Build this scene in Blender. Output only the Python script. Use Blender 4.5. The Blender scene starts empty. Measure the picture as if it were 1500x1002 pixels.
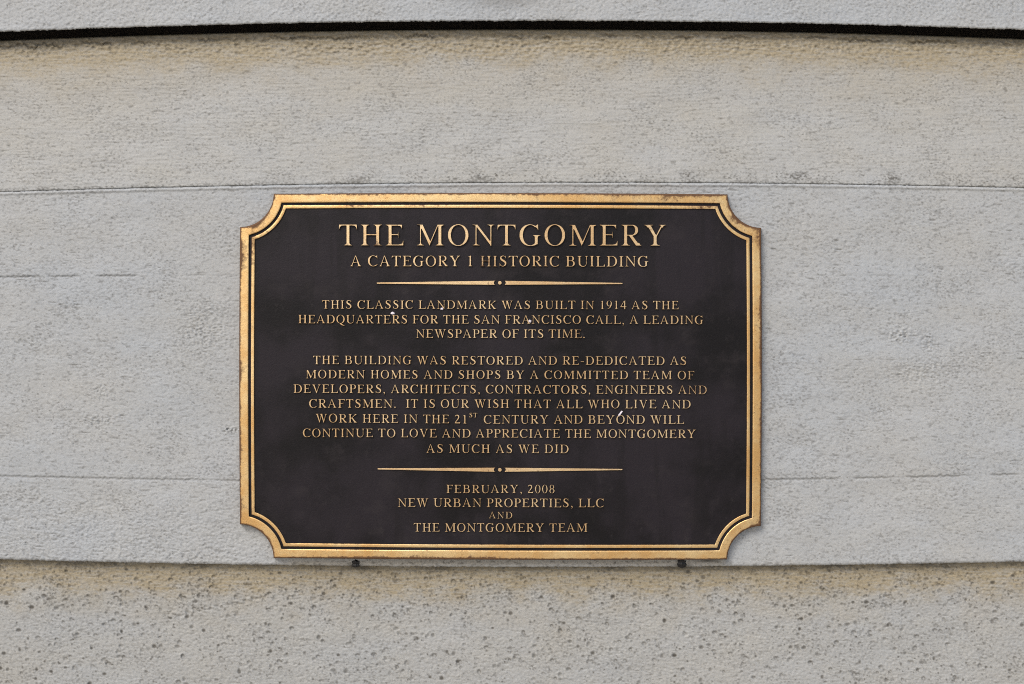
import bpy, bmesh, math, random, json
import numpy as np

# ------------------------------------------------------------------ camera, sky, sun, exposure
scene = bpy.context.scene
COL = scene.collection
S = 0.0008            # metres per photograph pixel on the plane of the plaque's course
CZ = 1.5              # height of the lens above the pavement
D = 1.167             # distance of the lens from that plane

cam_d = bpy.data.cameras.new('camera')
cam_d.sensor_width = 36.0
cam_d.sensor_fit = 'HORIZONTAL'
cam_d.lens = 36.0 * D / (1500 * S)
cam_d.clip_start = 0.01
cam_d.clip_end = 200.0
cam = bpy.data.objects.new('camera', cam_d)
cam.location = (0, -D, CZ)
cam.rotation_euler = (math.radians(90), 0, 0)
COL.objects.link(cam)
scene.camera = cam

SUN_DIR = np.array([-0.46, -0.74, 0.78]); SUN_DIR /= np.linalg.norm(SUN_DIR)
world = bpy.data.worlds.new('World')
scene.world = world
world.use_nodes = True
wn = world.node_tree
wn.nodes.clear()
sky = wn.nodes.new('ShaderNodeTexSky')
sky.sky_type = 'NISHITA'
sky.sun_disc = False
sky.sun_elevation = math.asin(SUN_DIR[2])
sky.sun_rotation = math.atan2(SUN_DIR[0], SUN_DIR[1])
sky.air_density = 1.0
sky.dust_density = 2.5
sky.ozone_density = 1.0
bg = wn.nodes.new('ShaderNodeBackground')
bg.inputs['Strength'].default_value = 0.10
wo = wn.nodes.new('ShaderNodeOutputWorld')
wn.links.new(sky.outputs[0], bg.inputs[0])
wn.links.new(bg.outputs[0], wo.inputs[0])

sun_d = bpy.data.lights.new('sun', 'SUN')
sun_d.energy = 1.3
sun_d.angle = math.radians(24)
sun_d.color = (1.0, 0.96, 0.91)
sun = bpy.data.objects.new('sun', sun_d)
from mathutils import Vector
sun.rotation_euler = Vector(SUN_DIR.tolist()).to_track_quat('Z', 'Y').to_euler()
sun.location = (-2, -3, 5)
COL.objects.link(sun)

scene.view_settings.view_transform = 'Standard'
scene.view_settings.look = 'None'
scene.view_settings.exposure = 0.33
scene.view_settings.gamma = 1.0
scene.view_settings.use_curve_mapping = False
scene.cycles.use_denoising = False
scene.cycles.filter_width = 1.0
scene.cycles.use_adaptive_sampling = False

# ------------------------------------------------------------------ helpers
rng = np.random.default_rng(11)
random.seed(5)


def P(px, py, h):
    """point that stands h metres in front of the course plane and is seen at photograph pixel (px, py)"""
    k = (D - h) / D
    return ((px - 750) * S * k, -h + 0 * px, CZ + (501 - py) * S * k)


def link(name, me, mat=None, parent=None):
    o = bpy.data.objects.new(name, me)
    COL.objects.link(o)
    if mat is not None:
        me.materials.append(mat)
    if parent is not None:
        o.parent = parent
    return o


def empty(name, loc=(0, 0, 0)):
    o = bpy.data.objects.new(name, None)
    o.location = loc
    o.empty_display_size = 0.05
    COL.objects.link(o)
    return o


def place(o, parent):
    """parent o, whose mesh is in world coordinates, to an Empty standing elsewhere"""
    o.parent = parent
    o.location = tuple(-c for c in parent.location)


def attr(me, name, vals):
    a = me.attributes.new(name, 'FLOAT', 'POINT')
    a.data.foreach_set('value', np.ascontiguousarray(vals, dtype=np.float32).ravel())


def grid_mesh(name, X, Y, Z, closed_u=False):
    """rows x columns of points -> quads"""
    r, c = X.shape
    me = bpy.data.meshes.new(name)
    co = np.stack([X, Y, Z], -1).astype(np.float32).reshape(-1)
    idx = np.arange(r * c).reshape(r, c)
    nxt = np.roll(idx, -1, axis=1)
    if not closed_u:
        a, b, d, e = idx[:-1, :-1], idx[:-1, 1:], idx[1:, 1:], idx[1:, :-1]
    else:
        a, b, d, e = idx[:-1], nxt[:-1], nxt[1:], idx[1:]
    q = np.stack([a.ravel(), e.ravel(), d.ravel(), b.ravel()], -1)
    n = len(q)
    me.vertices.add(r * c)
    me.vertices.foreach_set('co', co)
    me.loops.add(n * 4)
    me.loops.foreach_set('vertex_index', q.ravel().astype(np.int32))
    me.polygons.add(n)
    me.polygons.foreach_set('loop_start', (np.arange(n) * 4).astype(np.int32))
    me.polygons.foreach_set('use_smooth', np.ones(n, dtype=bool))
    me.update()
    me.validate()
    return me


def newmat(name):
    m = bpy.data.materials.new(name)
    m.use_nodes = True
    nt = m.node_tree
    nt.nodes.clear()
    out = nt.nodes.new('ShaderNodeOutputMaterial')
    b = nt.nodes.new('ShaderNodeBsdfPrincipled')
    nt.links.new(b.outputs[0], out.inputs[0])
    return m, nt, b


def nd(nt, t, **kw):
    n = nt.nodes.new(t)
    for k, v in kw.items():
        setattr(n, k, v)
    return n


def setin(nt, sock, v):
    if isinstance(v, bpy.types.NodeSocket):
        nt.links.new(v, sock)
    else:
        sock.default_value = v


def math_n(nt, op, a, b=0.5, clamp=False):
    n = nd(nt, 'ShaderNodeMath', operation=op, use_clamp=clamp)
    setin(nt, n.inputs[0], a)
    setin(nt, n.inputs[1], b)
    return n.outputs[0]


def mix(nt, f, a, b):
    n = nd(nt, 'ShaderNodeMix', data_type='RGBA')
    setin(nt, n.inputs[0], f)
    setin(nt, n.inputs[6], a)
    setin(nt, n.inputs[7], b)
    return n.outputs[2]


def noise(nt, vec, scale, detail=4, rough=0.55):
    n = nd(nt, 'ShaderNodeTexNoise')
    nt.links.new(vec, n.inputs['Vector'])
    n.inputs['Scale'].default_value = scale
    n.inputs['Detail'].default_value = detail
    n.inputs['Roughness'].default_value = rough
    return n.outputs[0]


def ramp(nt, f, lo, hi):
    n = nd(nt, 'ShaderNodeMapRange', interpolation_type='SMOOTHSTEP')
    setin(nt, n.inputs[0], f)
    n.inputs[1].default_value = lo
    n.inputs[2].default_value = hi
    return n.outputs[0]


def coords(nt, sx=1, sy=1, sz=1):
    t = nd(nt, 'ShaderNodeTexCoord')
    m = nd(nt, 'ShaderNodeMapping')
    m.inputs['Scale'].default_value = (sx, sy, sz)
    nt.links.new(t.outputs['Object'], m.inputs[0])
    return m.outputs[0]


def attr_n(nt, name):
    n = nd(nt, 'ShaderNodeAttribute', attribute_name=name)
    return n.outputs['Fac']


# ------------------------------------------------------------------ materials
def paint_material():
    m, nt, b = newmat('grey_masonry_paint')
    c = coords(nt)
    ch = coords(nt, 1, 1, 3.2)
    big = noise(nt, c, 5.0, 5, 0.6)
    mid = noise(nt, ch, 28.0, 5, 0.6)
    fine = noise(nt, ch, 330.0, 4, 0.65)
    col = mix(nt, ramp(nt, big, 0.36, 0.66), (0.466, 0.490, 0.506, 1), (0.488, 0.498, 0.494, 1))
    tone = math_n(nt, 'ADD', attr_n(nt, 'tone'), math_n(nt, 'MULTIPLY', math_n(nt, 'SUBTRACT', noise(nt, coords(nt, 1, 1, 2.5), 7.0, 5, 0.6), 0.5), 1.6), True)
    col = mix(nt, tone, col, (0.470, 0.456, 0.410, 1))
    col = mix(nt, math_n(nt, 'MULTIPLY', ramp(nt, mid, 0.35, 0.75), 0.35), col, (0.40, 0.405, 0.40, 1))
    col = mix(nt, math_n(nt, 'MULTIPLY', ramp(nt, fine, 0.5, 0.8), 0.30), col, (0.33, 0.325, 0.31, 1))
    st = attr_n(nt, 'stain_bounce')
    col = mix(nt, math_n(nt, 'MULTIPLY', st, 0.80), col, (0.385, 0.308, 0.178, 1))  # ochre: weather stain plus warm bounce light put into the colour
    gr = attr_n(nt, 'grime_shade')
    col = mix(nt, gr, col, (0.075, 0.066, 0.052, 1))  # dirt in pits and cracks, plus shade painted at the overhangs
    nt.links.new(col, b.inputs['Base Color'])
    b.inputs['Roughness'].default_value = 0.62
    b.inputs['Specular IOR Level'].default_value = 0.35
    bp = nd(nt, 'ShaderNodeBump')
    bp.inputs['Strength'].default_value = 0.35
    bp.inputs['Distance'].default_value = 0.0008
    nt.links.new(fine, bp.inputs['Height'])
    nt.links.new(bp.outputs[0], b.inputs['Normal'])
    return m


def bronze_material(name, base, light, dull):
    """rubbed bronze: bright where polished, brown where the lacquer has failed"""
    m, nt, b = newmat(name)
    c = coords(nt)
    blot = noise(nt, c, 60.0, 7, 0.7)
    wide = noise(nt, c, 9.0, 3, 0.5)
    spot = noise(nt, c, 190.0, 4, 0.7)
    grain = noise(nt, coords(nt, 1, 1, 1), 700.0, 3, 0.6)
    w = attr_n(nt, 'wear')
    s = math_n(nt, 'ADD', math_n(nt, 'MULTIPLY', blot, 0.9), math_n(nt, 'MULTIPLY', spot, 0.75))
    s = math_n(nt, 'ADD', s, w)
    tarn = ramp(nt, s, 0.82 + dull, 1.16 + dull)
    col = mix(nt, ramp(nt, math_n(nt, 'ADD', math_n(nt, 'MULTIPLY', blot, 0.45), math_n(nt, 'MULTIPLY', wide, 0.55)), 0.38, 0.62), base, light)
    fleck = math_n(nt, 'MULTIPLY', ramp(nt, noise(nt, c, 420.0, 3, 0.7), 0.57, 0.69), ramp(nt, noise(nt, c, 45.0, 4, 0.6), 0.46, 0.62))
    tarn = math_n(nt, 'MAXIMUM', tarn, math_n(nt, 'MULTIPLY', fleck, 0.85))
    col = mix(nt, tarn, col, (0.16, 0.08, 0.036, 1))
    nt.links.new(col, b.inputs['Base Color'])
    nt.links.new(math_n(nt, 'SUBTRACT', 0.82, math_n(nt, 'MULTIPLY', tarn, 0.5)), b.inputs['Metallic'])
    nt.links.new(math_n(nt, 'ADD', 0.42, math_n(nt, 'MULTIPLY', tarn, 0.25)), b.inputs['Roughness'])
    bp = nd(nt, 'ShaderNodeBump')
    bp.inputs['Strength'].default_value = 0.35
    bp.inputs['Distance'].default_value = 0.0004
    nt.links.new(math_n(nt, 'ADD', grain, spot), bp.inputs['Height'])
    nt.links.new(bp.outputs[0], b.inputs['Normal'])
    return m


def panel_material():
    m, nt, b = newmat('dark_brown_patina')
    c = coords(nt)
    big = noise(nt, c, 9.0, 5, 0.6)
    run = noise(nt, coords(nt, 9, 9, 0.9), 5.0, 5, 0.6)       # faint vertical runs
    scr = noise(nt, coords(nt, 2.2, 1, 1.4), 60.0, 6, 0.7)
    fine = noise(nt, c, 520.0, 5, 0.75)
    blot = noise(nt, coords(nt, 1, 1, 1.3), 22.0, 7, 0.7)
    col = mix(nt, ramp(nt, big, 0.36, 0.62), (0.0065, 0.0050, 0.0056, 1), (0.0195, 0.0150, 0.0188, 1))
    col = mix(nt, math_n(nt, 'MULTIPLY', ramp(nt, blot, 0.50, 0.72), 0.6), col, (0.031, 0.025, 0.0265, 1))
    col = mix(nt, math_n(nt, 'MULTIPLY', ramp(nt, run, 0.53, 0.66), 0.4), col, (0.0065, 0.0052, 0.0052, 1))
    col = mix(nt, math_n(nt, 'MULTIPLY', ramp(nt, scr, 0.58, 0.78), 0.35), col, (0.055, 0.047, 0.047, 1))
    nt.links.new(col, b.inputs['Base Color'])
    nt.links.new(math_n(nt, 'ADD', 0.30, math_n(nt, 'MULTIPLY', blot, 0.42)), b.inputs['Roughness'])
    b.inputs['Specular IOR Level'].default_value = 0.25
    bp = nd(nt, 'ShaderNodeBump')
    bp.inputs['Strength'].default_value = 0.7
    bp.inputs['Distance'].default_value = 0.0005
    nt.links.new(fine, bp.inputs['Height'])
    nt.links.new(bp.outputs[0], b.inputs['Normal'])
    return m


def plain(name, col, rough=0.7, scale=300.0, amp=0.3):
    m, nt, b = newmat(name)
    n = noise(nt, coords(nt), scale, 4, 0.6)
    dark = tuple(v * (1 - amp) for v in col[:3]) + (1,)
    nt.links.new(mix(nt, n, dark, col), b.inputs['Base Color'])
    b.inputs['Roughness'].default_value = rough
    bp = nd(nt, 'ShaderNodeBump')
    bp.inputs['Strength'].default_value = 0.4
    bp.inputs['Distance'].default_value = 0.0006
    nt.links.new(n, bp.inputs['Height'])
    nt.links.new(bp.outputs[0], b.inputs['Normal'])
    return m


PAINT = paint_material()
GOLD = bronze_material('rubbed_bronze_border', (0.82, 0.49, 0.19, 1), (1.0, 0.74, 0.38, 1), -0.03)
LETTER = bronze_material('rubbed_bronze_lettering', (0.80, 0.53, 0.27, 1), (1.0, 0.75, 0.44, 1), 0.06)
PANEL = panel_material()
RAW = plain('blackened_joint', (0.12, 0.10, 0.08, 1), 0.9)
TAR = plain('black_adhesive', (0.016, 0.014, 0.013, 1), 0.45, 420.0, 0.5)
WHITE = plain('white_paint', (0.90, 0.84, 0.90, 1), 0.6, 300.0, 0.08)
CONC = plain('bounce_concrete', (0.52, 0.47, 0.40, 1), 0.85, 20.0, 0.25)  # warm tone brightened to throw more light up the wall

# ------------------------------------------------------------------ unseen pavement, added to bounce warm light under the ledges
pm = bpy.data.meshes.new('bounce_pavement')
pm.from_pydata([(-30, -30, 0), (30, -30, 0), (30, 0.3, 0), (-30, 0.3, 0)], [], [(0, 1, 2, 3)])
pav = link('bounce_pavement', pm, CONC)
pav['kind'] = 'structure'

# ------------------------------------------------------------------ wall relief (heights in mm over a periodic pixel lattice)
N = 2048
OX, OY = 256, 300
fx = np.fft.fftfreq(N)[None, :]
fy = np.fft.fftfreq(N)[:, None]


def field(lx, ly, seed, spread=1.0):
    """periodic band-limited noise, wavelength about lx by ly pixels, unit variance"""
    r = np.random.default_rng(seed)
    k = np.sqrt((fx * lx) ** 2 + (fy * ly) ** 2)
    amp = np.exp(-((np.log(k + 1e-6)) ** 2) / (2 * (0.45 * spread) ** 2))
    amp[0, 0] = 0
    f = np.fft.ifft2(np.fft.fft2(r.standard_normal((N, N))) * amp).real
    return (f / f.std()).astype(np.float32)


def lowpass(a, l):
    k2 = (fx ** 2 + fy ** 2) * l * l * 2
    return np.fft.ifft2(np.fft.fft2(a) * np.exp(-k2 * 9.87)).real


f_big = field(260, 150, 1, 1.6)
f_mid = field(46, 24, 2, 1.3)
f_wr = field(17, 8.5, 3)
f_fi = field(9, 5, 4)
f_iso = field(11, 10, 5, 1.2)
f_tiny = field(5.2, 3.6, 12)
f_gate = field(18, 9, 13)
f_zero = field(42, 13, 14, 1.2)
f_zero2 = field(27, 20, 15, 1.2)
f_speck = field(7.5, 4.2, 16)


def crease(f, width, gate, thr):
    """short thin valleys that follow the zero lines of f where the gate is high"""
    return np.exp(-(f / width) ** 2) * np.clip((gate - thr) * 1.6, 0, 1)


f_str = field(90, 5.5, 6, 1.2)
f_dash = field(34, 4.2, 7)
f_mask = field(230, 120, 8, 1.4)
f_mask2 = field(120, 70, 9, 1.5)


def ss(x, a, b):
    t = np.clip((x - a) / (b - a), 0, 1)
    return t * t * (3 - 2 * t)


def pits(n, y0, y1, r0, r1, depth, seed, rim=0.25, fill=(0.2, 0.8), power=2.0):
    H = np.zeros((N, N), np.float32)
    G = np.zeros((N, N), np.float32)
    r = np.random.default_rng(seed)
    for _ in range(n):
        x = r.uniform(-OX + 10, N - OX - 10)
        y = r.uniform(y0, y1)
        if r.random() > 0.55 + 0.45 * ss(float(f_mask2[int(y) + OY, int(x) + OX] + 0.6 * f_mask[int(y) + OY, int(x) + OX]), -0.9, 1.3):
            continue
        R = r0 + (r1 - r0) * r.random() ** power
        e = r.uniform(0.85, 1.25)
        m = int(R * 2.2) + 3
        ix, iy = int(round(x)) + OX, int(round(y)) + OY
        xs = np.arange(ix - m, ix + m + 1)
        ys = np.arange(iy - m, iy + m + 1)
        dx = (xs - OX - x)[None, :] / e
        dy = (ys - OY - y)[:, None] * e
        d = np.sqrt(dx * dx + dy * dy) / R
        cup = -np.clip(1 - d ** 3, 0, 1) + rim * np.exp(-((d - 1.25) / 0.28) ** 2)
        dd = depth * min(R / 2.5, 1.4) * r.uniform(0.6, 1.3)
        solid = np.clip(1.1 - d, 0, 0.5) * 2
        hollow = np.exp(-((d - 0.72) / 0.30) ** 2) * (0.75 - 0.35 * np.clip(dy / R, -1, 1))  # upper side of the ring darker: shade inside the pit, painted in
        g = (solid if R < 1.9 or r.random() < 0.35 else np.clip(hollow, 0, 1)) * r.uniform(*fill)
        ys %= N
        xs %= N
        H[np.ix_(ys, xs)] += dd * cup
        G[np.ix_(ys, xs)] = np.maximum(G[np.ix_(ys, xs)], g)
    return H, G


def samp(A, x, y):
    x = x + OX
    y = y + OY
    x0 = np.floor(x).astype(int)
    y0 = np.floor(y).astype(int)
    u = x - x0
    v = y - y0
    x1, y1 = (x0 + 1) % N, (y0 + 1) % N
    x0, y0 = x0 % N, y0 % N
    return (A[y0, x0] * (1 - u) + A[y0, x1] * u) * (1 - v) + (A[y1, x0] * (1 - u) + A[y1, x1] * u) * v


def tt(x):
    t = (x - 750) / 750.0
    return np.clip(t, -1.12, 1.12)


def curve_line(a, b, c):
    return lambda x: a + b * tt(x) + c * tt(x) ** 2


L_LEDGE = curve_line(30.6, -1.5, 14.9)
L_SLOT = curve_line(43.5, -1.2, 15.3)
L_TOP = curve_line(267.8, -3.0, 10.7)
L_BOT = curve_line(830.3, 1.6, -9.2)
L_CR1 = curve_line(401.5, 0.0, 4.5)
L_CR2 = curve_line(706.0, -1.5, -10.0)

XI = np.arange(-44, 1545, 1.1)
XS = np.concatenate([-44 - np.cumsum(1.25 * 1.09 ** np.arange(1, 56))[::-1], XI, 1544 + np.cumsum(1.25 * 1.09 ** np.arange(1, 56))])
yy, xx = np.mgrid[0:N, 0:N].astype(np.float32)
yy -= OY
xx -= OX


def blob(cx, cy, rx, ry):
    return np.exp(-(((xx - cx) / rx) ** 2 + ((yy - cy) / ry) ** 2))


def rows_between(n0, n1, step):
    n = int(round((n1 - n0) / step))
    return np.linspace(0, 1, n + 1)


def crev(h, l, gain, thr):
    """loose dirt that has settled in the hollows of the relief h (mm)"""
    return np.clip((lowpass(h, l) - h - thr) * gain, 0, 1)


def course(name, rows, relief, grime_shade, stain_bounce, parent, tone):
    """rows: list of (py array over XS, h metres array or float, relief weight)"""
    PY = np.array([r[0] + 0 * XS for r in rows])
    HH = np.array([r[1] + 0 * XS for r in rows])
    W = np.array([r[2] for r in rows])[:, None]
    PX = np.repeat(XS[None, :], len(rows), 0)
    h = samp(relief, PX, PY) * 0.0015 * W + HH
    X, Y, Z = P(PX, PY, h)
    me = grid_mesh(name, X, Y, Z)
    attr(me, 'grime_shade', np.maximum(np.clip(samp(grime_shade, PX, PY), 0, 1), np.array([(r[3] if len(r) > 3 else 0.0) for r in rows])[:, None]))
    attr(me, 'tone', np.full(PX.size, tone))
    attr(me, 'stain_bounce', np.clip(samp(stain_bounce, PX, PY), 0, 1))
    o = link(name, me, PAINT)
    place(o, parent)
    return o


wall = empty('painted_wall', (0, 0, 0))
wall['label'] = 'grey painted masonry wall of overlapping rough courses behind the plaque'
wall['category'] = 'wall'

zero = np.zeros((N, N), np.float32)
rough_mask = 0.25 + 0.55 * ss(f_mask, -1.5, 1.5)
cr_h = np.minimum(crease(f_zero, 0.24, f_gate + 0.2 * f_mask, 0.25), 1)
cr_i = np.minimum(crease(f_zero2, 0.20, f_gate + 0.2 * f_mask2, 0.35), 1)
speck = np.clip((f_speck + 0.2 * f_mask + 0.2 * f_mask2 - 1.55) * 1.7, 0, 1)

# --- relief of each course
# ledge at the top: lumpy stucco
hp, gp = pits(160, -260, 60, 1.2, 2.6, 0.35, 21)
r_ledge = 0.2 * f_big + 0.05 * f_mid + 0.10 * f_iso * (0.6 + 0.6 * rough_mask) + 0.075 * f_fi + 0.055 * f_tiny - 0.32 * cr_i + hp
g_ledge = np.maximum(np.maximum(0.35 * crev(r_ledge, 5, 2.2, 0.14), gp * 0.6), np.maximum(cr_i * 0.38, speck * 0.45))
g_ledge = np.maximum(g_ledge, 0.35 * blob(735, 0, 60, 14))

# course under the ledge: horizontal brush marks
hp, gp = pits(620, 40, 290, 0.9, 2.4, 0.35, 22, fill=(0.1, 0.75), power=3)
dash = np.clip(-f_dash - 1.35, 0, 1.6)
topband = ss(yy, 100, 60)
crack = np.zeros((N, N), np.float32)
wob = samp(f_mid, xx[0], np.full(N, 60.0)) * 1.5 + samp(f_iso, xx[0], np.full(N, 90.0)) * 0.9
cy = L_SLOT(xx[0]) + 9.5 + wob
cw = 0.45 + 0.55 * ss(samp(f_mask2, xx[0], np.full(N, 70.0)), -0.6, 0.6)
crack = np.exp(-((yy - cy[None, :]) / 1.7) ** 2) * cw[None, :]
r_up = 0.2 * f_big + 0.02 * f_mid + 0.045 * f_wr + 0.065 * f_str + 0.05 * f_fi * (0.4 + rough_mask) + 0.042 * f_tiny - 0.15 * speck - 0.30 * cr_h - 0.2 * dash * (0.3 + rough_mask) + hp
r_up = r_up + topband * (0.22 * f_wr + 0.2 * f_iso) - 1.6 * crack
g_up = np.maximum(np.maximum(0.4 * crev(r_up, 5, 2.2, 0.12), gp * 0.75), np.maximum(cr_h * 0.48, speck * 0.55))
g_up = np.maximum(g_up, dash * 0.25 * ss(f_mask, -1.2, 1.5))
g_up = np.maximum(g_up, crack * 0.75)
g_up = np.maximum(g_up, 0.55 * np.exp(-((yy - L_TOP(xx) + 0.2) / 1.3) ** 2) * ss(f_mid + f_mask2, -2.2, 0.4))
# mildew gathered on the lip of the lower edge
low = np.exp(-((yy - (L_TOP(xx) - 2)) / 3.2) ** 2) * ss(0.35 * f_mask2 + 0.3 * f_mid + 0.8 * f_fi + 0.5 * f_tiny, -0.3, 1.5)
low2 = np.exp(-((yy - (L_TOP(xx) - 11)) / 9.0) ** 2) * ss(0.5 * f_mask2 + 0.5 * f_mid + 0.9 * f_fi + 0.8 * f_tiny, 0.9, 2.6) * ss(xx, 250, 600)
g_up = np.maximum(g_up, np.maximum(low * 0.75, low2 * 0.8))
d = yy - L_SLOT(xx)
g_up = np.maximum(g_up, ss(d + 2.5 * f_wr + 2 * f_fi, 19, 2) * (0.42 + 0.16 * ss(np.abs(tt(xx)), 0.3, 1.0)))  # brown band below the slot: dirt and overhang shade painted as one
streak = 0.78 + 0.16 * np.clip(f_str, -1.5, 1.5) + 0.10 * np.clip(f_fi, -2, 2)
st_up = (0.62 * ss(d + 5 * f_mask2 + 2 * f_wr + 4 * f_str, 70, 22) + 0.38 * ss(d + 7 * f_mask2 + 6 * f_str, 150, 25)) * streak * 1.15  # ochre zone under the ledge: stain mixed with painted warm bounce light

# course with the plaque: wrinkled paint
hp, gp = pits(560, 262, 840, 0.9, 2.3, 0.35, 23, fill=(0.1, 0.7), power=3)
zone_l = ss(xx, 420, 250)
zone_b = ss(yy, 690, 780)
rough = 0.55 + 0.6 * rough_mask + 0.95 * zone_b * ss(xx, 500, 300)
r_band = 0.2 * f_big + 0.02 * f_mid + rough * (0.05 * f_wr + 0.055 * f_fi + 0.02 * f_iso + 0.045 * f_tiny) - 0.15 * speck - 0.30 * rough * np.maximum(cr_h * 0.9, cr_i * 0.8) + hp
dash2 = np.clip(-f_dash - 1.7, 0, 1.5)
r_band -= 0.30 * dash2
for (bx, by, rx, ry, k) in [(300, 470, 38, 26, 0.15), (290, 500, 40, 26, 0.12), (146, 575, 12, 12, 0.3), (145, 615, 22, 7, 0.3), (335, 630, 12, 5, 0.6),
                            (1320, 492, 14, 10, 0.5), (1360, 500, 10, 12, 0.4), (1345, 545, 45, 20, 0.2)]:
    bl = blob(bx, by, rx, ry)
    r_band += bl * k * (0.5 * f_iso + 0.8 * f_fi + 0.5 * f_tiny)
cracks = np.zeros((N, N), np.float32)
for L, seed, on in ((L_CR1, 40, lambda x: np.maximum(ss(x, 350, 330), 0.35 * ss(x, 1180, 1200) * ss(x, 1330, 1300))), (L_CR2, 140, lambda x: 1.0 + 0 * x)):
    w1 = samp(f_iso, xx[0], np.full(N, float(seed))) * 0.45
    br = ss(samp(f_str, xx[0], np.full(N, seed + 33.0)), -1.0, 0.7)
    if seed == 140:
        br = np.maximum(br, ss(xx[0], 235, 215))
    c_ = np.exp(-((yy - (L(xx[0]) + w1)[None, :]) / 1.25) ** 2) * (br * on(xx[0]))[None, :]
    cracks = np.maximum(cracks, c_)
# the board below the long crack stands a hair proud of the one above it
r_band += 0.35 * ss(yy - L_CR2(xx), -1.0, 1.0) * ss(xx, 360, 200)
r_band -= 1.0 * cracks
g_band = np.maximum(np.maximum(0.35 * crev(r_band, 5, 2.2, 0.12), gp * 0.7), np.maximum(np.maximum(cr_h, 0.9 * cr_i) * 0.42, speck * 0.55))
g_band = np.maximum(g_band, cracks * 0.5)
g_band = np.maximum(g_band, dash2 * 0.4)
near = np.maximum(blob(1160, 640, 70, 110), 0.7 * blob(305, 480, 60, 50))
g_band = np.maximum(g_band, near * ss(f_fi + 0.4 * f_mask2, 1.1, 2.2) * 0.6)
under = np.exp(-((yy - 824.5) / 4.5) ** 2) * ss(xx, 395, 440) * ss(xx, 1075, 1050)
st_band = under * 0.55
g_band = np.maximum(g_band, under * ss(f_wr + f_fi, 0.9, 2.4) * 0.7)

# lowest course: blistered paint full of burst bubbles
hp, gp = pits(12500, 800, 1250, 1.1, 3.7, 0.44, 24, rim=0.26, fill=(0.25, 1.0), power=2.4)
hp2, gp2 = pits(2300, 815, 890, 1.1, 2.8, 0.5, 25, rim=0.2, fill=(0.4, 0.95), power=2.0)
r_low = 0.2 * f_big + 0.03 * f_mid + 0.06 * f_wr + 0.05 * f_iso + 0.075 * f_fi + 0.07 * f_tiny - 0.28 * cr_h + hp + hp2 - 0.25 * dash
r_low += 0.5 * np.exp(-((yy - (905 - (xx - 250) * 0.23)) / 3.0) ** 2) * ss(xx, 230, 270) * ss(xx, 430, 370) * f_wr
g_low = np.maximum(np.maximum(0.3 * crev(r_low, 5, 2.0, 0.16), np.maximum(cr_h * 0.42, speck * 0.55)), np.maximum(gp * 0.9, gp2 * 0.85))
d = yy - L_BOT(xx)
st_low = (0.65 * ss(d + 5 * f_mask2 + 3 * f_wr, 58, 16) + 0.35 * ss(d + 12 * f_mask2 + 5 * f_str, 105, 15)) * streak * 1.15  # same ochre mix of stain and painted bounce light below this edge
g_low = np.maximum(g_low, ss(d + 2.5 * f_wr + 1.5 * f_fi, 10, 1) * (0.35 + 0.4 * ss(f_mask2 + 0.6 * f_wr, -0.8, 1.2)))  # dark line: shadow below the overhanging edge, painted into the colour

# black wet dirt where the adhesive has run over the edge
g_low = np.maximum(g_low, np.maximum(blob(532, 832.5, 30, 3.0), blob(1004, 832, 20, 2.6)) * ss(f_fi + 0.6 * f_tiny, -1.6, 0.6) * 0.95)
g_band = np.maximum(g_band, np.maximum(np.maximum(blob(521, 828, 12, 3.0), blob(999, 828, 14, 3.0)), blob(1036, 821.5, 14, 1.8)) * 0.95)
# --- build the courses
jag = samp(f_iso, XS, np.full(len(XS), 10.0)) * 0.22 + samp(f_mid, XS, np.full(len(XS), 30.0)) * 0.18 + samp(f_tiny, XS, np.full(len(XS), 50.0)) * 0.22
rows = []
for k in range(40, 0, -1):
    rows.append((L_LEDGE(XS) * 0 - 70 - 2.0 * (1.155 ** k - 1) / 0.155 * 0.55, 0.0, 1.0))
for v in rows_between(-70, 28, 1.1)[:-1]:
    rows.append((-70 + v * (L_LEDGE(XS) - 2.6 + jag + 70), 0.0, 1.0))
e = L_LEDGE(XS) + jag
rows += [(e - 2.6, 0.0, 1.0), (e - 1.4, -0.0003, 1.0), (e - 0.5, -0.0011, 0.8), (e, -0.0024, 0.5), (e, -0.006, 0.2), (e - 14, -0.0065, 0.0, 0.65), (e - 90, -0.0065, 0.0, 0.65)]  # last rows darkened in colour: shade of the cavity painted on
rows.insert(0, (rows[0][0], -0.12, 0.0))
course('ledge_course', rows, r_ledge, g_ledge, zero, wall, 0.0)

H_TOP, H_LOW = -0.017, -0.004
rows = []
a, b_ = L_SLOT(XS), L_TOP(XS) + 1.5
rows += [(a - 2.0, -0.10, 0.0, 1.0), (a - 0.4, H_TOP - 0.004, 0.4, 0.6), (a + 0.5, H_TOP - 0.0012, 0.8)]  # hidden top face blackened in colour so the slot stays dark
for v in rows_between(46, 267, 1.1):
    f = 0.02 + 0.98 * v
    rows.append((a + 1.2 + (b_ - a - 1.2) * v, H_TOP + (H_LOW - H_TOP) * (0.35 * f + 0.65 * f ** 1.7) - 0.005 * ss(f, 0.988, 1.0), 1.0))
rows += [(b_ + 6, -0.012, 0.0)]
course('brushed_course', rows, r_up, g_up, st_up, wall, 0.62)

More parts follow.
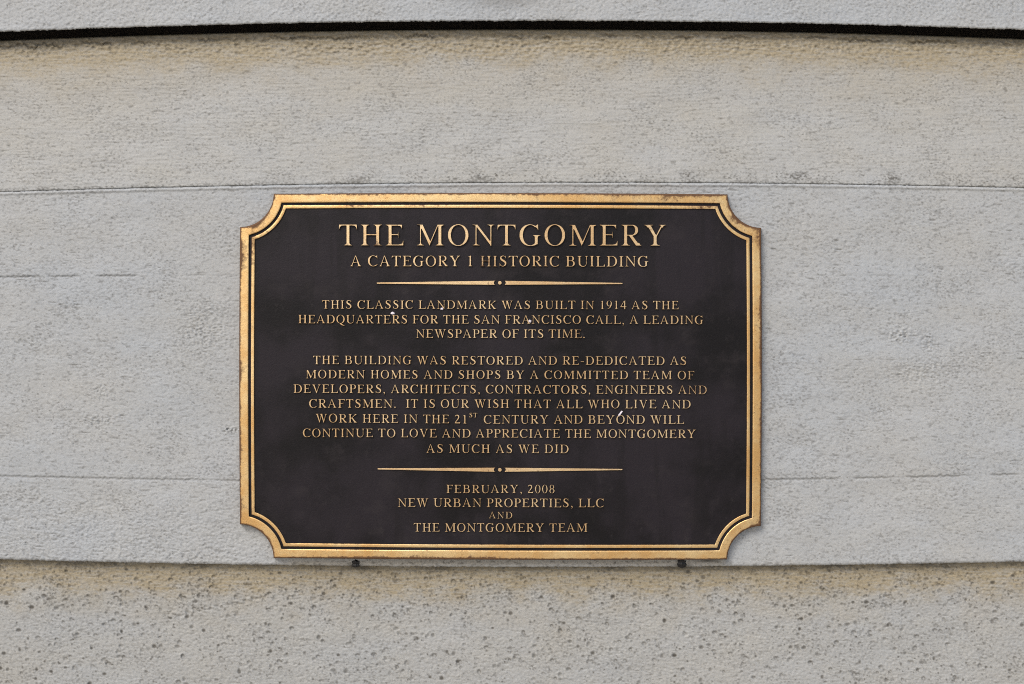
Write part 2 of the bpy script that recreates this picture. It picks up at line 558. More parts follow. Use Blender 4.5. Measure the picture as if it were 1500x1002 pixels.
rows = []
a, b_ = L_TOP(XS) + 0.5 * jag, L_BOT(XS) + 0.8 * jag
rows += [(a + 0.2, -0.03, 0.0), (a, -0.0025, 0.3), (a + 0.6, -0.0004, 0.5), (a + 1.6, 0.0009, 0.6), (a + 2.8, 0.0013, 0.8), (a + 4.0, 0.0009, 0.9), (a + 5.2, 0.0003, 1.0)]
for v in rows_between(273, 826, 1.1):
    rows.append((a + 6.5 + (b_ - 3.4 - a - 6.5) * v, 0.0, 1.0))
rows += [(b_ - 2.2, -0.0002, 1.0), (b_ - 1.2, -0.0007, 0.9), (b_ - 0.4, -0.0016, 0.7), (b_, -0.003, 0.4), (b_, -0.008, 0.2), (b_ - 0.5, -0.06, 0.0)]
course('plaque_course', rows, r_band, g_band, st_band, wall, 0.16)

rows = []
a = L_BOT(XS) - 14
for v in rows_between(816, 1060, 1.1):
    py = a + (1060 - a) * v
    rows.append((py, -0.010 - 0.017 * v, 1.0))
for k in range(1, 44):
    py = 1060 + 1.25 * (1.12 ** k - 1) / 0.12
    rows.append((np.minimum(py, 2400) + 0 * XS, -0.027, 1.0))
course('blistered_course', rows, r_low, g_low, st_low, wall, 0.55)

# dark cavity behind the ledge and the rubble core of the wall
bm = bmesh.new()


def add_box(bm, x0, x1, y0, y1, z0, z1):
    v = [bm.verts.new(p) for p in [(x0, y0, z0), (x1, y0, z0), (x1, y1, z0), (x0, y1, z0), (x0, y0, z1), (x1, y0, z1), (x1, y1, z1), (x0, y1, z1)]]
    for f in [(3, 2, 1, 0), (4, 5, 6, 7), (0, 1, 5, 4), (1, 2, 6, 5), (2, 3, 7, 6), (3, 0, 4, 7)]:
        bm.faces.new([v[i] for i in f])


zt = CZ + 0.8
add_box(bm, -1.9, 1.9, 0.075, 0.35, 0.0, CZ + 1.5)
me = bpy.data.meshes.new('wall_core')
bm.to_mesh(me)
bm.free()
core = link('wall_core', me, RAW)
place(core, wall)

# ------------------------------------------------------------------ the plaque
PW, PH = 762.0, 533.0
plq = empty('bronze_plaque', (0, 0, CZ - 0.04))
plq['label'] = 'dark bronze memorial plaque with raised gold lettering, double gold border and scooped corners'
plq['category'] = 'plaque'


def warp(lx, ly):
    """plaque pixels -> photograph pixels: hung a hair out of level, cast edges very slightly full"""
    u = lx / PW
    v = ly / PH
    TL, TR, BR, BL = (352.4, 284.2), (1114.3, 285.2), (1113.8, 819.2), (352.2, 816.6)
    x = (TL[0] * (1 - u) + TR[0] * u) * (1 - v) + (BL[0] * (1 - u) + BR[0] * u) * v
    y = (TL[1] * (1 - u) + TR[1] * u) * (1 - v) + (BL[1] * (1 - u) + BR[1] * u) * v
    U, V = 2 * u - 1, 2 * v - 1
    x = x + 1.9 * U * (1 - V * V)
    y = y + 1.9 * V * (1 - U * U)
    return x, y


R0 = 48.5


def outline(dd, n_e=46, n_a=22):
    """outline of the plate, dd pixels in from the edge (clockwise from the top left scoop)"""
    r = R0 + dd
    q = math.sqrt(r * r - dd * dd)
    a0 = math.atan2(dd, q)
    pts = []

    def edge(p, s):
        for i in range(n_e):
            t = i / n_e
            pts.append((p[0] + (s[0] - p[0]) * t, p[1] + (s[1] - p[1]) * t))

    def arc(c, t0, t1):
        for i in range(n_a):
            t = t0 + (t1 - t0) * i / n_a
            pts.append((c[0] + r * math.cos(t), c[1] + r * math.sin(t)))
    h = math.pi / 2
    edge((q, dd), (PW - q, dd)); arc((PW, 0), math.pi - a0, h + a0)
    edge((PW - dd, q), (PW - dd, PH - q)); arc((PW, PH), 3 * h - a0, 2 * h + a0)
    edge((PW - q, PH - dd), (q, PH - dd)); arc((0, PH), -a0, -h + a0)
    edge((dd, PH - q), (dd, q)); arc((0, 0), h - a0, a0)
    return np.array(pts)


RIM_WEAR = [(372, 326, 16, 12, 0.22), (357, 372, 9, 22, 0.22), (980, 291, 70, 9, 0.16), (840, 289, 60, 9, 0.08), (1085, 318, 22, 16, 0.18), (1109, 350, 9, 16, 0.25),
            (1112, 450, 8, 16, 0.16), (1112, 520, 8, 30, 0.12), (1112, 630, 8, 22, 0.10), (1108, 765, 10, 12, 0.15), (700, 817, 40, 5, 0.18), (540, 817, 60, 4, 0.15), (620, 812, 16, 6, 0.15),
            (354, 540, 7, 14, 0.12), (354, 655, 7, 18, 0.10), (510, 300, 30, 5, 0.18), (1030, 303, 30, 5, 0.14), (372, 350, 6, 30, 0.15), (630, 300, 40, 4, 0.12)]


def ring(name, profile, mat, wear_edge=0.0):
    """profile: list of (inset px, height m, wear)"""
    X, Y, Z, Wv = [], [], [], []
    for dd, h, w in profile:
        o = outline(dd)
        px, py = warp(o[:, 0], o[:, 1])
        x, y, z = P(px, py, h)
        X.append(x); Y.append(y); Z.append(z)
        Wv.append(np.full(len(x), w))
    me = grid_mesh(name, np.array(X), np.array(Y), np.array(Z), closed_u=True)
    Wv = np.array(Wv)
    px = np.array(X) / S * 1.0085 + 750
    py = 501 - (np.array(Z) - CZ) / S * 1.0085
    for (cx, cy_, rx, ry, s_) in RIM_WEAR:
        Wv = Wv + 1.5 * s_ * np.exp(-(((px - cx) / rx) ** 2 + ((py - cy_) / ry) ** 2))
    attr(me, 'wear', Wv)
    o = link(name, me, mat)
    place(o, plq)
    return o


HP, HT = 0.0085, 0.0102
# plate: side walls and the dark sunk field
o = outline(0.5)
px, py = warp(o[:, 0], o[:, 1])
vf = list(zip(*P(px, py, HP)))
vb = list(zip(*P(px, py, 0.0012)))
n = len(vf)
me = bpy.data.meshes.new('panel')
me.from_pydata(vf + vb, [], [tuple(range(n))[::-1]] + [(i, (i + 1) % n, n + (i + 1) % n, n + i) for i in range(n)])
me.update()
place(link('panel', me, PANEL), plq)

ring('outer_border', [(0.0, 0.0016, 0.9), (0.0, HT - 0.0013, 0.9), (0.3, HT - 0.0005, 0.70), (0.8, HT - 0.0001, 0.40), (2.2, HT, 0.12), (4.0, HT, -0.06), (6.5, HT, -0.12), (9.0, HT, -0.14),
                      (11.6, HT, -0.14), (12.95, HT - 0.0001, -0.05), (13.25, HT - 0.0004, 0.3), (13.35, HP - 0.0002, 0.9)], GOLD)
ring('inner_border', [(16.9, HP - 0.0002, 0.7), (17.0, HT - 0.0008, 0.5), (17.25, HT - 0.0005, 0.1), (17.6, HT - 0.0004, -0.08), (21.2, HT - 0.0004, -0.08),
                      (21.6, HT - 0.0005, 0.1), (21.85, HT - 0.0008, 0.5), (21.95, HP - 0.0002, 0.9)], GOLD)

GLYPHS = json.loads(r'''{"A":[722,[[17,2,194,0,202,3,202,27,154,40,145,46,141,54,196,206,202,213,210,214,446,214,457,210,503,54,498,46,482,37,442,27,440,6,446,0,706,3,706,27,674,35,654,44,637,66,627,98,602,101,597,106,366,672,326,673,308,654,108,106,102,101,77,98,71,70,61,50,46,37,15,26],[222,256,217,262,221,274,334,582,342,593,442,262,434,256]]],"B":[667,[[23,2,398,0,426,3,458,9,506,29,541,54,562,78,582,112,592,142,596,166,595,218,582,266,554,310,522,339,476,366,509,398,523,418,539,454,544,482,543,526,531,570,510,602,485,626,438,651,382,662,30,662,22,659,23,634,70,624,95,606,106,586,110,562,109,90,102,66,84,46,62,35,22,27],[222,41,218,50,219,334,230,338,386,338,406,334,426,324,442,310,459,286,471,258,480,218,480,162,475,134,466,106,450,78,422,51,394,41],[222,381,218,390,219,618,230,622,366,622,396,610,423,578,431,558,438,522,435,462,426,431,414,410,394,390,370,381]]],"C":[667,[[306,-10,342,-14,402,-11,486,5,526,17,557,34,601,70,623,98,640,130,635,138,622,145,562,93,510,89,462,52,430,43,418,32,402,29,362,26,330,31,294,45,262,65,234,92,201,138,177,190,161,250,154,310,156,378,165,430,184,490,218,550,241,578,270,603,298,619,330,631,382,636,414,631,446,619,482,596,518,562,546,557,574,530,599,466,618,462,624,474,620,590,616,670,610,676,590,674,534,628,454,662,378,676,314,673,242,656,190,631,131,586,93,542,61,486,44,442,33,394,28,314,39,238,62,174,101,110,129,78,158,53,192,30,226,13,270,-3]]],"D":[722,[[25,2,366,0,410,4,466,17,498,29,542,53,581,82,626,131,660,190,679,246,688,310,686,374,671,442,647,498,607,554,566,592,526,619,470,644,426,655,366,662,26,661,22,650,25,634,62,627,86,616,103,598,111,574,112,98,106,70,87,46,62,35,23,26],[226,40,220,50,221,618,230,622,350,622,406,612,454,589,499,550,529,510,552,462,567,406,574,350,571,282,558,218,539,170,514,130,478,91,442,66,402,49,358,41]]],"E":[611,[[19,2,583,2,590,154,587,162,582,164,562,162,542,91,498,56,430,46,230,46,222,49,220,54,222,319,230,322,394,322,401,314,411,246,418,240,430,240,436,250,433,446,418,448,411,442,401,374,394,364,222,367,222,613,394,616,458,606,502,582,521,522,526,517,538,516,543,518,546,526,546,650,542,661,26,662,18,659,19,634,70,624,94,609,107,590,112,562,111,90,104,66,86,46,62,36,18,27]]],"F":[556,[[19,2,307,2,310,18,306,29,270,35,246,45,232,58,223,78,220,98,221,318,230,322,394,322,401,314,411,246,418,240,433,242,436,442,426,448,418,448,411,442,401,374,394,364,223,366,220,610,230,616,394,616,458,606,502,582,521,522,526,517,538,516,543,518,546,526,546,650,542,661,26,662,18,659,19,634,70,624,94,609,107,590,112,562,111,90,104,66,86,46,62,36,18,27]]],"G":[722,[[310,-10,378,-14,458,-7,525,10,582,39,613,42,616,250,620,270,630,290,646,303,698,317,700,338,690,344,447,342,446,317,470,311,486,303,500,286,506,266,507,86,493,70,470,53,426,33,382,26,326,33,275,58,231,98,201,142,173,210,158,282,156,354,168,434,188,494,209,534,230,562,270,600,322,627,362,636,386,636,418,631,450,619,482,600,514,572,548,566,584,534,609,474,618,470,630,471,634,482,626,650,624,670,618,676,598,674,538,629,458,662,382,676,318,673,246,656,194,631,146,597,102,550,65,490,45,438,37,402,30,314,41,238,66,170,113,98,166,49,202,26,238,9]]],"H":[722,[[27,2,299,2,302,18,298,29,262,36,246,43,230,58,221,78,218,98,218,306,219,314,230,318,494,318,503,314,504,98,500,74,490,56,474,42,458,35,422,29,418,18,422,1,693,2,694,27,654,36,634,48,619,66,613,90,612,562,617,590,626,607,654,626,693,634,694,659,686,662,430,662,419,658,421,634,458,627,474,620,490,607,499,590,504,566,504,374,502,367,494,364,221,366,218,374,218,562,221,586,232,606,246,619,266,627,299,634,302,650,298,661,34,662,26,659,27,634,66,626,94,609,105,590,110,562,109,90,103,66,86,46,66,36,26,27]]],"I":[333,[[31,2,294,0,306,6,306,22,302,29,262,37,235,54,225,74,220,106,221,566,225,590,241,614,266,627,303,634,306,650,302,661,38,662,29,658,30,635,66,627,86,618,104,598,112,570,112,86,103,62,86,44,70,36,30,27]]],"K":[722,[[29,2,294,0,302,3,302,27,262,36,242,48,227,66,220,94,220,302,226,310,258,310,274,318,286,306,469,42,471,34,458,29,454,22,457,2,711,2,713,26,666,37,642,49,626,70,617,98,570,100,562,104,351,386,357,398,546,572,550,574,562,562,594,562,599,566,605,590,617,610,650,627,686,633,690,642,689,658,678,662,474,662,466,659,467,634,510,626,522,620,523,614,301,406,282,391,246,374,246,356,226,338,222,338,220,350,220,566,224,586,234,606,250,620,266,627,301,634,303,658,294,662,30,661,26,650,29,634,66,627,90,614,106,594,112,570,112,98,107,70,97,54,70,36,30,29,26,18]]],"L":[611,[[19,2,574,0,586,6,590,170,587,178,582,180,562,178,543,102,505,62,494,55,434,46,230,46,221,50,220,570,229,598,246,616,274,627,311,634,314,650,310,661,26,662,17,658,19,634,70,624,94,609,107,590,112,562,111,90,104,66,86,46,62,36,18,27]]],"M":[889,[[25,2,250,0,260,6,260,22,254,30,214,36,187,50,172,70,167,90,168,510,174,507,188,478,406,8,414,1,426,0,433,6,444,54,459,70,668,562,682,592,686,593,687,90,682,70,670,51,646,37,602,27,600,6,610,0,871,2,873,26,834,37,818,46,805,62,796,90,796,590,802,603,870,633,874,642,873,658,862,662,674,662,663,658,450,161,446,162,432,190,216,658,206,662,22,661,18,650,22,635,110,628,115,626,118,618,117,90,110,66,94,48,70,36,26,29,22,18]]],"N":[722,[[575,-6,582,-10,610,-10,618,-7,620,-2,622,578,632,602,650,619,670,627,709,634,710,659,702,662,490,662,482,661,478,654,481,634,522,627,546,617,562,602,571,582,574,170,570,157,186,659,22,662,14,659,12,642,18,634,102,623,110,619,112,610,111,90,104,66,86,46,62,36,18,27,18,3,242,0,254,6,254,22,250,29,206,37,181,50,166,70,161,90,162,550,170,545,569,18]]],"O":[722,[[310,-10,378,-14,446,-3,510,21,558,52,607,98,643,150,671,214,686,282,688,362,679,422,658,482,624,542,573,598,526,632,466,659,402,674,342,676,270,663,214,642,162,608,114,563,78,510,49,442,36,382,34,298,44,238,65,178,97,122,147,66,194,31,250,5],[354,26,306,35,266,55,230,85,196,130,172,178,154,242,146,294,146,366,152,414,166,466,186,514,217,562,254,598,294,622,326,632,370,636,414,627,450,611,490,579,525,534,550,482,567,426,576,370,576,298,571,258,556,194,535,146,506,102,471,66,438,45,394,29]]],"P":[556,[[23,2,298,0,306,3,306,27,266,35,246,44,230,58,221,78,218,98,218,286,226,292,354,292,406,301,458,323,490,347,506,366,526,398,539,438,542,466,540,510,532,542,521,566,494,603,474,620,422,648,354,662,30,662,22,659,23,634,70,624,95,606,106,586,110,562,109,90,102,66,84,46,62,35,22,27],[222,333,218,342,219,618,230,622,338,622,370,612,391,598,407,578,422,549,431,514,434,490,431,442,424,410,411,382,390,356,354,335,334,332]]],"Q":[722,[[586,-178,690,-180,699,-174,700,-158,598,-120,566,-104,445,-14,441,-6,510,21,571,62,622,118,659,182,679,242,688,302,688,362,683,398,660,478,635,526,601,570,550,616,486,652,418,671,346,676,286,668,234,651,170,615,117,566,86,524,57,466,39,398,34,330,39,262,56,198,79,150,100,118,146,67,172,46,210,22,242,8,310,-11,313,-18,301,-34,302,-42,366,-90,414,-120,502,-160,554,-174],[326,30,278,48,238,77,209,110,186,148,165,198,151,258,146,294,146,366,152,414,166,466,186,514,217,562,254,598,294,622,330,633,374,636,418,626,462,603,491,578,526,532,550,482,567,426,576,366,576,294,568,238,550,178,523,126,490,83,450,51,414,35,390,30,362,45,346,29]]],"R":[667,[[25,2,307,2,310,18,306,29,270,35,246,45,232,58,223,78,220,98,220,302,222,309,230,312,258,312,267,306,465,22,473,2,654,0,662,3,663,26,630,38,615,50,606,66,597,98,554,100,544,106,391,306,394,313,446,325,498,354,532,390,552,430,560,470,560,498,551,546,531,586,494,624,438,652,382,662,34,662,23,658,25,634,66,626,84,618,97,606,108,586,112,562,111,90,102,63,86,46,62,35,23,26],[226,352,220,362,222,619,230,622,366,622,390,616,406,606,424,586,438,562,452,502,448,442,439,414,426,390,402,365,370,353]]],"S":[556,[[65,-10,74,-14,90,-10,104,54,110,62,134,33,174,9,218,-4,274,-10,338,0,398,26,438,55,466,90,487,138,496,202,484,258,463,298,439,330,406,360,229,474,198,511,190,538,199,574,234,607,278,623,310,626,334,623,374,606,407,582,421,562,435,530,448,474,454,470,470,471,474,478,472,518,477,534,470,558,466,650,461,674,442,673,435,626,430,622,394,647,334,672,278,676,226,668,178,652,150,637,130,621,110,594,93,550,90,506,100,462,119,422,149,382,176,358,262,297,334,254,357,234,384,194,388,150,375,106,358,83,338,65,318,53,294,45,270,40,238,41,190,53,162,70,142,95,106,158,98,199,90,204,74,203,70,198,68,162]]],"T":[611,[[169,2,434,0,442,3,442,27,402,36,386,44,369,62,360,86,360,610,362,615,370,618,426,618,502,610,546,570,571,498,578,492,590,492,596,502,590,659,582,662,30,662,21,658,16,502,22,492,34,492,41,498,64,570,110,611,182,618,242,618,250,615,252,610,252,98,247,74,237,54,210,37,170,29,166,18]]],"U":[722,[[310,-10,382,-14,430,-8,465,2,506,21,534,40,566,71,583,94,607,146,618,206,621,582,630,602,650,619,670,627,709,634,712,654,706,662,490,662,479,658,481,634,518,627,546,616,562,600,570,578,572,206,558,146,545,118,526,93,501,70,474,54,446,44,406,38,378,38,338,45,310,56,282,74,258,97,241,122,224,162,218,190,217,574,225,598,242,616,270,627,307,634,309,658,298,662,26,662,15,658,17,634,54,627,82,616,98,600,106,578,108,206,113,170,130,118,158,73,200,34,254,5]]],"V":[722,[[353,-10,374,-12,390,-6,394,-1,578,554,586,562,610,565,621,598,638,615,666,627,707,634,710,650,706,661,490,662,479,658,481,634,530,623,544,614,547,606,395,146,386,129,380,138,229,606,232,614,246,623,297,634,299,658,290,662,26,662,15,658,17,634,50,627,66,619,84,598,94,565,122,562,131,554,338,30,347,-6]]],"W":[944,[[307,-10,330,-11,347,-2,450,462,458,484,467,466,615,22,619,-6,638,-12,662,-6,808,554,814,561,833,566,842,596,862,617,890,627,929,634,930,659,922,662,714,662,705,658,707,634,754,623,770,611,772,602,667,190,659,162,654,160,539,606,541,614,554,623,597,634,598,659,590,662,342,662,331,658,333,634,370,626,394,610,406,590,411,566,422,554,340,182,334,169,321,206,215,606,218,614,234,624,277,634,279,658,270,662,18,662,10,659,10,635,42,627,58,618,75,598,83,566,110,560,115,554,295,26,301,-6]]],"Y":[722,[[209,2,502,0,510,3,510,27,450,41,429,54,417,74,412,98,413,278,558,557,566,562,602,563,613,594,630,614,662,627,701,634,702,659,694,662,474,661,470,650,473,634,522,624,530,614,390,348,369,378,240,614,242,620,250,624,301,634,302,659,294,662,30,662,19,658,21,634,62,624,80,610,92,590,98,565,138,562,146,558,303,290,304,98,299,74,287,54,266,40,210,29,206,18]]],"0":[500,[[215,-10,262,-14,306,-4,350,21,388,58,419,102,444,158,463,230,472,302,470,382,460,450,442,509,420,558,387,606,349,642,306,666,262,676,214,672,178,659,142,635,104,594,72,542,49,482,37,430,28,358,28,302,37,230,56,158,77,110,105,66,142,27,178,3],[250,22,227,26,205,38,186,58,163,94,146,138,132,190,120,298,124,418,134,478,150,537,166,574,190,609,218,632,250,640,274,636,294,624,316,602,338,566,355,522,366,478,380,362,380,294,374,230,363,170,347,118,323,70,299,42,274,26]]],"1":[500,[[123,2,378,0,390,6,390,22,386,29,346,37,329,46,314,63,306,86,304,630,298,640,266,642,266,646,296,670,294,675,282,675,262,666,126,606,119,598,121,582,126,575,198,597,203,594,204,586,204,86,196,62,181,46,162,36,122,27]]],"2":[500,[[31,2,418,0,426,2,431,10,471,142,466,150,443,146,398,93,342,81,120,82,122,90,234,222,319,330,359,398,379,454,384,482,384,526,368,582,352,610,333,634,313,650,286,664,254,673,214,678,182,675,150,667,122,655,85,630,68,610,53,582,35,522,42,514,62,505,70,510,101,566,126,587,154,599,178,604,198,603,226,596,254,580,270,562,283,530,288,494,283,458,272,422,241,362,158,238,33,74,32,66,41,54,29,30]]],"4":[500,[[303,2,387,2,390,10,391,162,398,166,466,166,474,174,474,222,470,229,398,230,390,238,390,666,387,674,382,676,298,676,290,672,12,230,12,174,18,166,290,166,298,163],[90,230,79,234,82,242,290,592,298,598,299,234,290,230]]],"8":[500,[[208,-10,258,-14,298,-9,350,9,378,26,407,50,438,92,451,122,460,166,456,218,437,266,403,310,351,350,394,390,414,418,425,442,434,478,434,514,423,562,394,610,362,640,318,664,262,676,206,671,160,654,130,634,109,614,80,570,66,518,66,478,74,446,86,418,106,390,149,350,98,311,73,282,50,237,40,190,41,162,50,119,63,90,90,53,146,11],[234,21,194,38,158,74,145,98,135,130,130,186,140,234,167,282,188,302,210,315,238,323,258,324,282,318,306,306,342,270,355,246,365,214,370,158,355,98,329,58,306,38,282,26,258,20],[222,369,202,379,186,393,161,430,146,482,147,530,160,578,186,617,202,631,223,642,262,646,302,628,332,594,351,542,354,482,347,450,335,422,303,382,278,369]]],"9":[500,[[68,-14,78,-15,198,32,242,53,290,86,341,134,370,170,404,226,427,282,443,346,452,430,450,478,440,522,421,566,386,613,350,642,298,667,254,676,226,676,182,667,142,650,99,618,78,594,57,562,40,522,28,458,33,394,56,330,93,278,134,245,190,221,246,214,278,218,310,227,315,222,277,154,242,113,178,69,62,14,58,6],[230,262,210,269,190,283,170,304,150,338,137,374,129,414,126,474,140,546,153,578,170,606,206,639,226,647,250,650,278,643,298,630,333,590,356,534,366,462,358,446,353,366,326,310,302,283,282,269,254,260]]],",":[250,[[90,-130,102,-131,158,-71,175,-46,185,-18,188,6,179,66,162,89,134,103,110,103,88,94,72,78,63,58,65,30,78,10,98,-3,130,-8,136,-14,130,-42,87,-118]]],".":[250,[[103,-6,126,-10,150,-5,170,9,182,26,186,42,184,70,171,90,154,103,130,110,106,107,83,94,68,74,64,54,68,26,83,6]]],"-":[333,[[41,202,286,200,294,206,294,254,290,261,282,262,46,262,38,254]]]}''')
WORN = [(546, 354, 15, 0.42), (712, 383, 22, 0.42), (805, 382, 26, 0.2), (880, 384, 20, 0.12), (1018, 571, 26, 0.38), (1012, 550, 12, 0.25), (895, 468, 22, 0.32), (868, 447, 22, 0.22),
        (838, 489, 24, 0.24), (860, 716, 20, 0.15), (812, 773, 16, 0.3), (850, 487, 12, 0.3), (780, 447, 24, 0.10), (692, 609, 9, 0.06), (985, 468, 30, 0.10), (735, 755, 20, 0.05)]
TRACK_WORD = 250


def text_mesh(name, segs, depth=0.0010, bev=0.00016, thin=0.00005):
    """segs: (text, left px, right px, (cap top, baseline) at the left, (cap top, baseline) at the right)"""
    small = [g for g in segs if g[3][1] - g[3][0] < 8]
    me = letter_shapes(name, [g for g in segs if g not in small], depth, bev, thin)
    if small:                                   # a superscript: cast as fine as the tool allowed, so not thinned
        bm = bmesh.new()
        for q in (me, letter_shapes(name, small, depth, bev, 0.00001)):
            bm.from_mesh(q)
            bpy.data.meshes.remove(q)
        me = bpy.data.meshes.new(name)
        bm.to_mesh(me)
        bm.free()
    return finish_raised(name, me, HP + depth / 2)


def letter_shapes(name, segs, depth, bev, thin):
    cu = bpy.data.curves.new(name, 'CURVE')
    cu.dimensions = '2D'
    cu.fill_mode = 'BOTH'
    cu.extrude = depth / 2
    cu.bevel_depth = bev
    cu.bevel_resolution = 0
    cu.offset = -bev - thin
    for text, xl, xr, (tl, bl), (tr, br) in segs:
        cap = ((bl - tl) + (br - tr)) / 2
        k = cap / 662.0
        nat = 0.0
        gl = []
        for ch in text:
            w = 250 if ch == ' ' else GLYPHS[ch][0]
            gl.append((ch, nat))
            nat += w
        xs0 = min(GLYPHS[text[0]][1][0][0::2])
        last = GLYPHS[text[-1]]
        xe = gl[-1][1] + max(max(q[0::2]) for q in last[1])
        track = ((xr - xl) / k - (xe - xs0)) / max(len(text) - 1, 1)
        for i, (ch, x) in enumerate(gl):
            if ch == ' ':
                continue
            jx, jy = random.uniform(-0.12, 0.12), random.uniform(-0.15, 0.15)
            for lp in GLYPHS[ch][1]:
                sp = cu.splines.new('POLY')
                sp.use_cyclic_u = True
                m = len(lp) // 2
                sp.points.add(m - 1)
                for j in range(m):
                    gx = xl + jx + (lp[2 * j] - xs0 + x + track * i) * k
                    t = (gx - xl) / (xr - xl)
                    base = bl + (br - bl) * t + jy
                    gy = base - lp[2 * j + 1] * k
                    wx, _, wz = P(gx, gy, HP + depth)
                    sp.points[j].co = (wx, wz - CZ, 0, 1)
    ob = bpy.data.objects.new(name, cu)
    COL.objects.link(ob)
    dg = bpy.context.evaluated_depsgraph_get()
    me = bpy.data.meshes.new_from_object(ob.evaluated_get(dg))
    bpy.data.objects.remove(ob)
    bpy.data.curves.remove(cu)
    return me


def finish_raised(name, me, hz, mat=None):
    me.name = name
    n = len(me.vertices)
    co = np.empty(n * 3, np.float32)
    me.vertices.foreach_get('co', co)
    co = co.reshape(-1, 3)
    zz = co[:, 2].copy()
    out = np.stack([co[:, 0], -(hz + zz), co[:, 1] + CZ], -1)
    me.vertices.foreach_set('co', out.astype(np.float32).ravel())
    px = out[:, 0] / S * 1.008 + 750
    py = 501 - (out[:, 2] - CZ) / S * 1.008
    w = np.zeros(n)
    for (cx, cy_, rr, s_) in WORN:
        w = np.maximum(w, 0.72 * s_ * np.exp(-(((px - cx) / rr) ** 2 + ((py - cy_) / 11.0) ** 2)))
    top = zz > zz.max() - 1e-5
    w = np.where(top, w, w + 0.22)
    w = np.where(zz < zz.max() - 0.0003, 0.9, w)
    attr(me, 'wear', w)
    me.polygons.foreach_set('use_smooth', np.zeros(len(me.polygons), dtype=bool))
    me.materials.clear()
    ob = link(name, me, mat or LETTER)
    place(ob, plq)
    return ob


text_mesh('title_lettering', [('THE MONTGOMERY', 496.0, 976.0, (328.4, 359.8), (329.2, 360.4))], 0.0021, 0.00018, 0.00036)
text_mesh('subtitle_lettering', [('A CATEGORY 1 HISTORIC BUILDING', 513.3, 949.8, (374.5, 390.0), (374.9, 390.6))], 0.0017, 0.00014, 0.00014)
LINES = [
    [('THIS CLASSIC LANDMARK WAS BUILT IN 1914 AS THE', 471.9, 994.2, (439.7, 452.1), (440.9, 453.1))],
    [('HEADQUARTERS FOR THE SAN FRANCISCO CALL, A LEADING', 436.9, 1030.2, (461.2, 473.5), (462.4, 474.9))],
    [('NEWSPAPER OF ITS TIME.', 609.0, 856.8, (482.3, 495.0), (482.8, 495.2))],
    [('THE BUILDING WAS RESTORED AND RE-DEDICATED AS', 458.6, 1005.2, (521.1, 533.5), (522.2, 534.7))],
    [('MODERN HOMES AND SHOPS BY A COMMITTED TEAM OF', 447.8, 1017.0, (542.0, 554.3), (543.4, 555.8))],
    [('DEVELOPERS, ARCHITECTS, CONTRACTORS, ENGINEERS AND', 429.7, 1035.5, (563.2, 575.6), (564.8, 577.4))],
    [('CRAFTSMEN.  IT IS OUR WISH THAT ALL WHO LIVE AND', 452.7, 1011.7, (584.8, 597.3), (585.8, 598.4))],
    [('WORK HERE IN THE 21', 462.1, 683.6, (606.4, 618.8), (607.6, 620.4)), ('ST', 687.7, 699.2, (605.0, 611.4), (605.0, 611.4)),
     ('CENTURY AND BEYOND WILL', 708.6, 1002.2, (608.0, 620.6), (608.5, 620.9))],
    [('CONTINUE TO LOVE AND APPRECIATE THE MONTGOMERY', 443.5, 1019.4, (627.8, 640.2), (629.4, 642.0))],
    [('AS MUCH AS WE DID', 624.5, 833.0, (650.9, 663.3), (651.3, 663.9))],
    [('FEBRUARY, 2008', 653.9, 812.4, (710.2, 722.2), (710.4, 722.4))],
    [('NEW URBAN PROPERTIES, LLC', 582.5, 884.6, (730.0, 742.6), (730.6, 743.2))],
    [('AND', 716.2, 750.4, (749.8, 759.6), (749.8, 759.6))],
    [('THE MONTGOMERY TEAM', 606.0, 860.6, (766.4, 778.8), (766.8, 779.3))],
]
for L in LINES:
    text_mesh('inscription_lettering', L, 0.0017, 0.00010, 0.00012)


def raised_poly(name, pts, depth, bev):
    cu = bpy.data.curves.new(name, 'CURVE')
    cu.dimensions = '2D'
    cu.fill_mode = 'BOTH'
    cu.extrude = depth / 2
    cu.bevel_depth = bev
    cu.offset = -bev * 0.8
    sp = cu.splines.new('POLY')
    sp.use_cyclic_u = True
    sp.points.add(len(pts) - 1)
    for j, (gx, gy) in enumerate(pts):
        wx, _, wz = P(gx, gy, HP + depth)
        sp.points[j].co = (wx, wz - CZ, 0, 1)
    ob = bpy.data.objects.new(name, cu)
    COL.objects.link(ob)
    me = bpy.data.meshes.new_from_object(ob.evaluated_get(bpy.context.evaluated_depsgraph_get()))
    bpy.data.objects.remove(ob)
    bpy.data.curves.remove(cu)
    return finish_raised(name, me, HP + depth / 2)


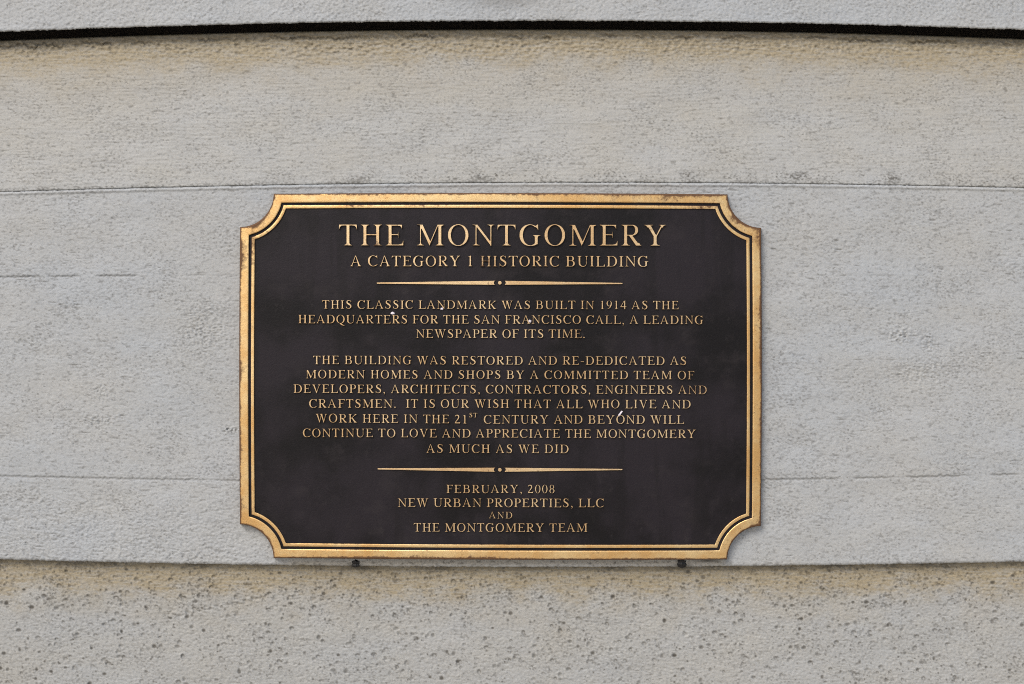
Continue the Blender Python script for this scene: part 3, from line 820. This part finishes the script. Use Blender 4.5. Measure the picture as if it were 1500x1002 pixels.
for (yl, yc, yr, xl, xr) in ((414.8, 414.3, 415.3, 552.0, 911.8), (686.9, 688.2, 687.8, 553.3, 911.7)):
    for side in (-1, 1):
        tip = (xl, yl) if side < 0 else (xr, yr)
        fat = 732.2 + side * 8.3
        pts = [(tip[0], tip[1] - 0.8)]
        for i in range(1, 12):
            t = i / 12
            x = tip[0] + (fat - tip[0]) * t
            y = tip[1] + (yc - tip[1]) * t
            pts.append((x, y - (0.8 + 2.1 * t)))
        up = list(pts)
        cap = [(fat - side * 1.6 + side * 2.0 * math.sin(a_), yc - 2.9 * math.cos(a_)) for a_ in np.linspace(0, math.pi, 9)]
        dn = []
        for (x, y) in reversed(up):
            t = (x - tip[0]) / (fat - tip[0])
            ym = tip[1] + (yc - tip[1]) * t
            dn.append((x, 2 * ym - y))
        raised_poly('divider_rule', up + cap + dn, 0.0012, 0.0002)
    raised_poly('divider_dot', [(732.2 + 2.6 * math.cos(a_), yc + 2.6 * math.sin(a_)) for a_ in np.linspace(0, 2 * math.pi, 20, endpoint=False)], 0.0012, 0.0002)

# ------------------------------------------------------------------ adhesive squeezed out under the plate, flecks of paint
def lump(name, cx, cy, rx, ry, h0, h1, mat, parent, seed, tilt=0.0, pw=2.6):
    r = random.Random(seed)
    bm = bmesh.new()
    bmesh.ops.create_icosphere(bm, subdivisions=4, radius=1.0)
    ph = [r.uniform(0, 6.28) for _ in range(6)]
    for v in bm.verts:
        x, y, z = v.co
        q = (abs(x) ** pw + abs(y) ** pw + abs(z) ** pw) ** (1 / pw)
        x, y, z = x / q, y / q, z / q
        bump = 1 + 0.10 * math.sin(5 * x + ph[0]) + 0.10 * math.sin(6 * y + ph[1]) + 0.06 * math.sin(11 * (x + z) + ph[2]) + 0.05 * math.sin(14 * (y - z) + ph[3])
        lx, ly = x * bump * rx, y * bump * ry
        c_, s_ = math.cos(tilt), math.sin(tilt)
        gx, gy = cx + lx * c_ - ly * s_, cy + lx * s_ + ly * c_
        h = (h0 + h1) / 2 + (h1 - h0) / 2 * z * bump
        v.co = P(gx, gy, h)
    for f in bm.faces:
        f.smooth = True
    bmesh.ops.recalc_face_normals(bm, faces=bm.faces)
    me = bpy.data.meshes.new(name)
    bm.to_mesh(me)
    bm.free()
    ob = link(name, me, mat)
    place(ob, parent)
    return ob


lump('adhesive_dab', 521.0, 825.3, 5.0, 5.2, -0.0035, 0.0016, TAR, plq, 3, 0.0, 6.0)
lump('adhesive_dab', 998.8, 825.8, 6.2, 5.2, -0.0035, 0.0017, TAR, plq, 4, 0.05, 6.0)
for (cx, cy_, rx, ry, tl) in ((575.2, 459.0, 2.9, 2.0, 0.15), (647.5, 452.5, 2.0, 1.7, 0.0), (776.0, 470.5, 2.1, 2.2, 0.3), (908.6, 606.2, 4.9, 1.5, -0.95)):
    lump('paint_fleck', cx, cy_, rx, ry, HP - 0.0003, HP + 0.0016, WHITE, plq, int(cx), tl, 2.0)
